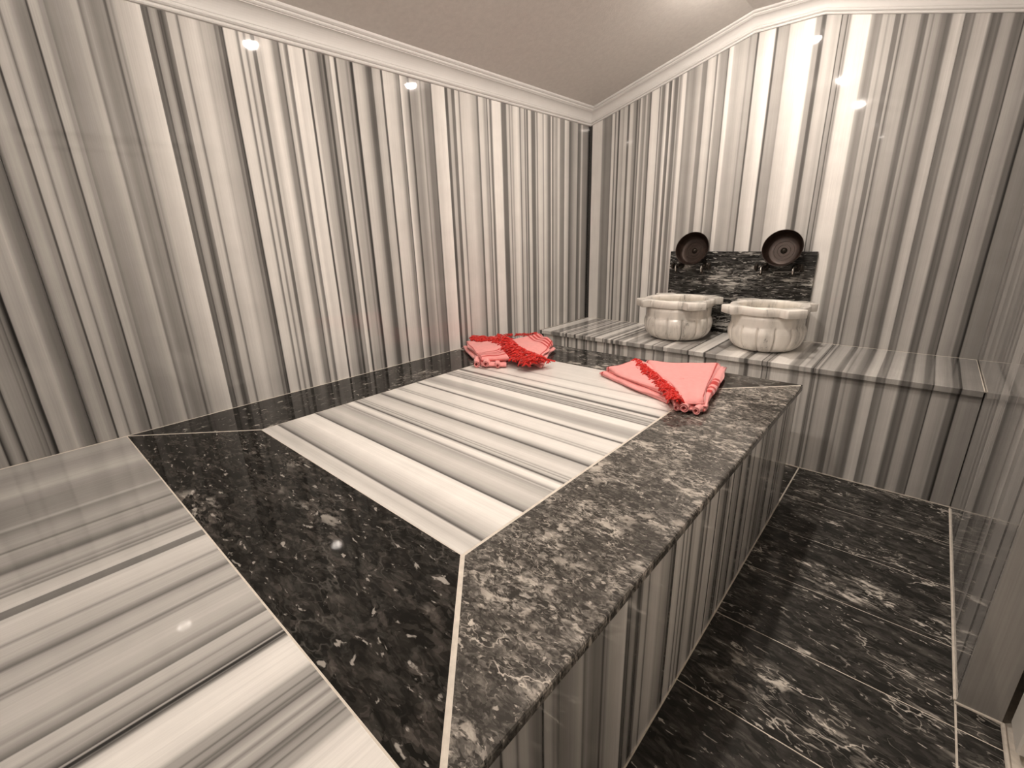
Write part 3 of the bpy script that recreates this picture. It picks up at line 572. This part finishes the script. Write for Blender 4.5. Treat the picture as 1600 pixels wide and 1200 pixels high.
def pillow(name, quad, z0, h, mat, parent, nu=30, nv=22, wave=0.0, wn=3.0, ph=0.0, roll=0.09, bow=0.0, lift=None):
    """a folded cloth lobe: quad corners (u0v0, u1v0, u1v1, u0v1) in plan, rounded edges, soft folds"""
    A, B, C, D = [Vector((q[0], q[1])) for q in quad]
    v = []; uv = []; f = []
    for s in (1, 0):
        for j in range(nv+1):
            for i in range(nu+1):
                # denser near the edges so the rolled hems are round
                u = 0.5-0.5*math.cos(math.pi*i/nu); w = 0.5-0.5*math.cos(math.pi*j/nv)
                p = (A*(1-u)+B*u)*(1-w) + (D*(1-u)+C*u)*w
                e = min(u, 1-u, w, 1-w)
                k = math.sqrt(max(0.0, 1-(1-min(1.0, e/roll))**2))
                wobble = 0.006*math.sin(9*u+4*w+ph) + 0.004*math.sin(17*w-13*u+2*ph)
                p = p + Vector((wobble, 0.8*wobble))*(1-k)
                top = h*(0.5+0.5*k) + wave*k*math.sin(wn*2*math.pi*u+ph+1.4*math.sin(2.5*w+ph)) + 0.5*wave*k*math.sin(9*w+4*u+ph) + bow*k*math.sin(math.pi*u)
                if lift: top += k*lift(u, w)
                z = z0 + (top if s else h*(0.5-0.5*k))
                v.append((p.x, p.y, z)); uv.append((u, w))
    N = (nu+1)*(nv+1)
    for s in (0, 1):
        for j in range(nv):
            for i in range(nu):
                a = s*N+j*(nu+1)+i; q = (a, a+1, a+nu+2, a+nu+1)
                f.append(q if s == 0 else q[::-1])
    # stitch the boundary
    loop = [i for i in range(nu)] + [j*(nu+1)+nu for j in range(nv)] + [nv*(nu+1)+i for i in range(nu, 0, -1)] + [j*(nu+1) for j in range(nv, 0, -1)]
    for a, b in zip(loop, loop[1:]+loop[:1]): f.append((b, a, a+N, b+N))
    return make(name, v, f, mat, parent, smooth=True, uv=uv, recalc=True)
def fringe(name, path, width, n, parent, z, seed, length=0.05, rad=0.0022, hump=0.02):
    rnd = random.Random(seed); V = []; F = []
    path = [Vector(p) for p in path]
    for k in range(n):
        t = rnd.random()*(len(path)-1.001); i = int(t); fr = t-i
        c = path[i].lerp(path[i+1], fr); d = (path[i+1]-path[i]).normalized(); nm = Vector((-d.y, d.x))
        side = rnd.uniform(-1, 1); c = c + nm*width*0.5*side
        ang = rnd.uniform(-0.9, 0.9) + (0 if rnd.random() < 0.75 else 1.3)
        dr = (nm*math.cos(ang)+d*math.sin(ang))*(1 if rnd.random() < 0.8 else -1)
        L = length*rnd.uniform(0.6, 1.15); zz = z + hump*(1-side*side)*rnd.uniform(0.35, 1.0)
        pts = []; rr = []
        for s in range(6):
            q = s/5
            pp = c + dr*L*(q-0.5) + d*0.006*math.sin(q*9+k)
            pts.append((pp.x, pp.y, max(HP+0.004, zz + 0.010*math.sin(math.pi*q)-0.006*q + 0.0015*math.sin(q*14+k))))
            rr.append(rad*(0.9 if s < 5 else 0.35)*rnd.uniform(0.85, 1.2))
        tv, tf = tube(pts, rr, 5); o = len(V); V += tv; F += [tuple(a+o for a in q) for q in tf]
    o = make(name, V, F, M['red'], parent, smooth=True, uv=[(0, 0)]*len(V), recalc=False)
    o['kind'] = 'stuff'; o['label'] = 'bright red yarn fringe'
    return o
Z = HP+0.001
ta = tag(empty('folded_towel', (0.28, -1.18, HP)), 'pink towel with a wide bright red fringe by the left wall', 'towel', 'folded pink towels on the platform')
pillow('lower_fold', [(0.02, -1.235), (0.365, -1.43), (0.46, -1.37), (0.20, -1.06)], Z, 0.020, M['pink'], ta, wave=0.002, ph=0.6)
pillow('left_fold', [(0.025, -1.215), (0.35, -1.415), (0.44, -1.335), (0.10, -1.05)], Z+0.019, 0.022, M['pink_bands_a'], ta, wave=0.0045, wn=2.0, ph=1.1, lift=lambda u, w: 0.012*smoothstep(0.4, 1.0, w))
pillow('lower_fold', [(0.16, -1.10), (0.29, -0.89), (0.44, -0.985), (0.60, -1.30)], Z, 0.020, M['pink'], ta, wave=0.002, ph=2.0)
pillow('right_fold', [(0.17, -1.10), (0.565, -1.265), (0.425, -0.975), (0.27, -0.88)], Z+0.018, 0.024, M['pink_bands_c'], ta, wave=0.004, wn=1.5, ph=2.6, lift=lambda u, w: 0.014*smoothstep(0.5, 1.0, w))
fringe('fringe', [(0.16, -1.08), (0.30, -1.19), (0.45, -1.265), (0.60, -1.315)], 0.115, 600, ta, Z+0.028, 5, 0.058, 0.0036, 0.030)
fringe('edge_fringe', [(0.03, -1.16), (0.10, -1.13), (0.19, -1.12)], 0.055, 150, ta, Z+0.040, 8, 0.042, 0.0030, 0.014)
fringe('edge_fringe', [(0.10, -1.04), (0.19, -0.97), (0.26, -0.89)], 0.016, 50, ta, Z+0.042, 9, 0.03, 0.0022, 0.010)
tb = tag(empty('folded_towel', (1.1, -1.2, HP)), 'pink towel folded in a fan across the inlay edge, nearer the basins', 'towel', 'folded pink towels on the platform')
pillow('lower_fold', [(0.845, -1.225), (1.215, -1.385), (1.20, -1.20), (0.915, -1.03)], Z, 0.020, M['pink_border'], tb, wave=0.0015, ph=0.3)
pillow('left_fold', [(0.865, -1.215), (1.20, -1.36), (1.20, -1.20), (0.93, -1.04)], Z+0.019, 0.021, M['pink_border'], tb, wave=0.003, wn=1.0, ph=0.8, lift=lambda u, w: 0.008*smoothstep(0.3, 1.0, w))
pillow('lower_fold', [(0.98, -1.04), (1.265, -1.425), (1.335, -1.395), (1.235, -0.885)], Z, 0.022, M['pink_border'], tb, wave=0.002, ph=1.3)
pillow('right_fold', [(0.965, -1.055), (1.285, -1.415), (1.325, -1.385), (1.225, -0.905)], Z+0.021, 0.024, M['pink_border'], tb, wave=0.0035, wn=1.0, ph=1.9, lift=lambda u, w: 0.014*(1-u)*smoothstep(0.5, 0.0, w)+0.008*smoothstep(0.7, 1.0, w))
pillow('side_roll', [(1.225, -0.895), (1.318, -1.385), (1.345, -1.385), (1.255, -0.905)], Z+0.012, 0.028, M['pink_bands_b'], tb, nu=24, nv=10, roll=0.45)
fringe('fringe', [(0.935, -1.07), (1.03, -1.165), (1.13, -1.27), (1.21, -1.36), (1.262, -1.43)], 0.036, 280, tb, Z+0.034, 12, 0.036, 0.0034, 0.014)

def curl(parent, p, q, r, z, mat):
    """a small rolled hem: a cloth strip wound one and a half turns, lying along p to q"""
    p, q = Vector(p), Vector(q); d = (q-p).normalized(); n = Vector((-d.y, d.x)); v = []; f = []; uv = []
    K, J, t = 30, 8, 0.0026
    def ring(k, thick):
        a = 3.3*math.pi*k/K; rr = r*(1.0-0.55*k/K)-thick; return rr*math.cos(a+0.6), rr*math.sin(a+0.6)
    for th in (0.0, t):
        for j in range(J+1):
            c = p.lerp(q, j/J); w = 1.0+0.12*math.sin(j*1.7+p.x*40)
            for k in range(K+1):
                x, y = ring(k, th); v.append((c.x+n.x*x*w, c.y+n.y*x*w, z+r*1.12+y*w)); uv.append((k/K, 0.3))
    N = (K+1)*(J+1)
    for s_ in (0, 1):
        for j in range(J):
            for k in range(K):
                a = s_*N+j*(K+1)+k; f.append((a, a+1, a+K+2, a+K+1))
    for j in range(J):
        for k in (0, K):
            a = j*(K+1)+k; f.append((a, a+K+1, a+K+1+N, a+N))
    for j in (0, J):
        for k in range(K):
            a = j*(K+1)+k; f.append((a, a+1, a+1+N, a+N))
    return make('rolled_hem', v, f, mat, parent, smooth=True, uv=uv)
curl(tb, (1.262, -1.425), (1.225, -1.33), 0.013, Z, M['pink'])
curl(tb, (1.288, -1.432), (1.275, -1.36), 0.015, Z+0.004, M['pink'])
curl(tb, (1.322, -1.420), (1.320, -1.34), 0.014, Z, M['pink'])
curl(ta, (0.352, -1.447), (0.28, -1.375), 0.015, Z, M['pink'])
curl(ta, (0.395, -1.432), (0.33, -1.35), 0.016, Z+0.004, M['pink'])
curl(ta, (0.44, -1.402), (0.37, -1.33), 0.014, Z, M['pink'])
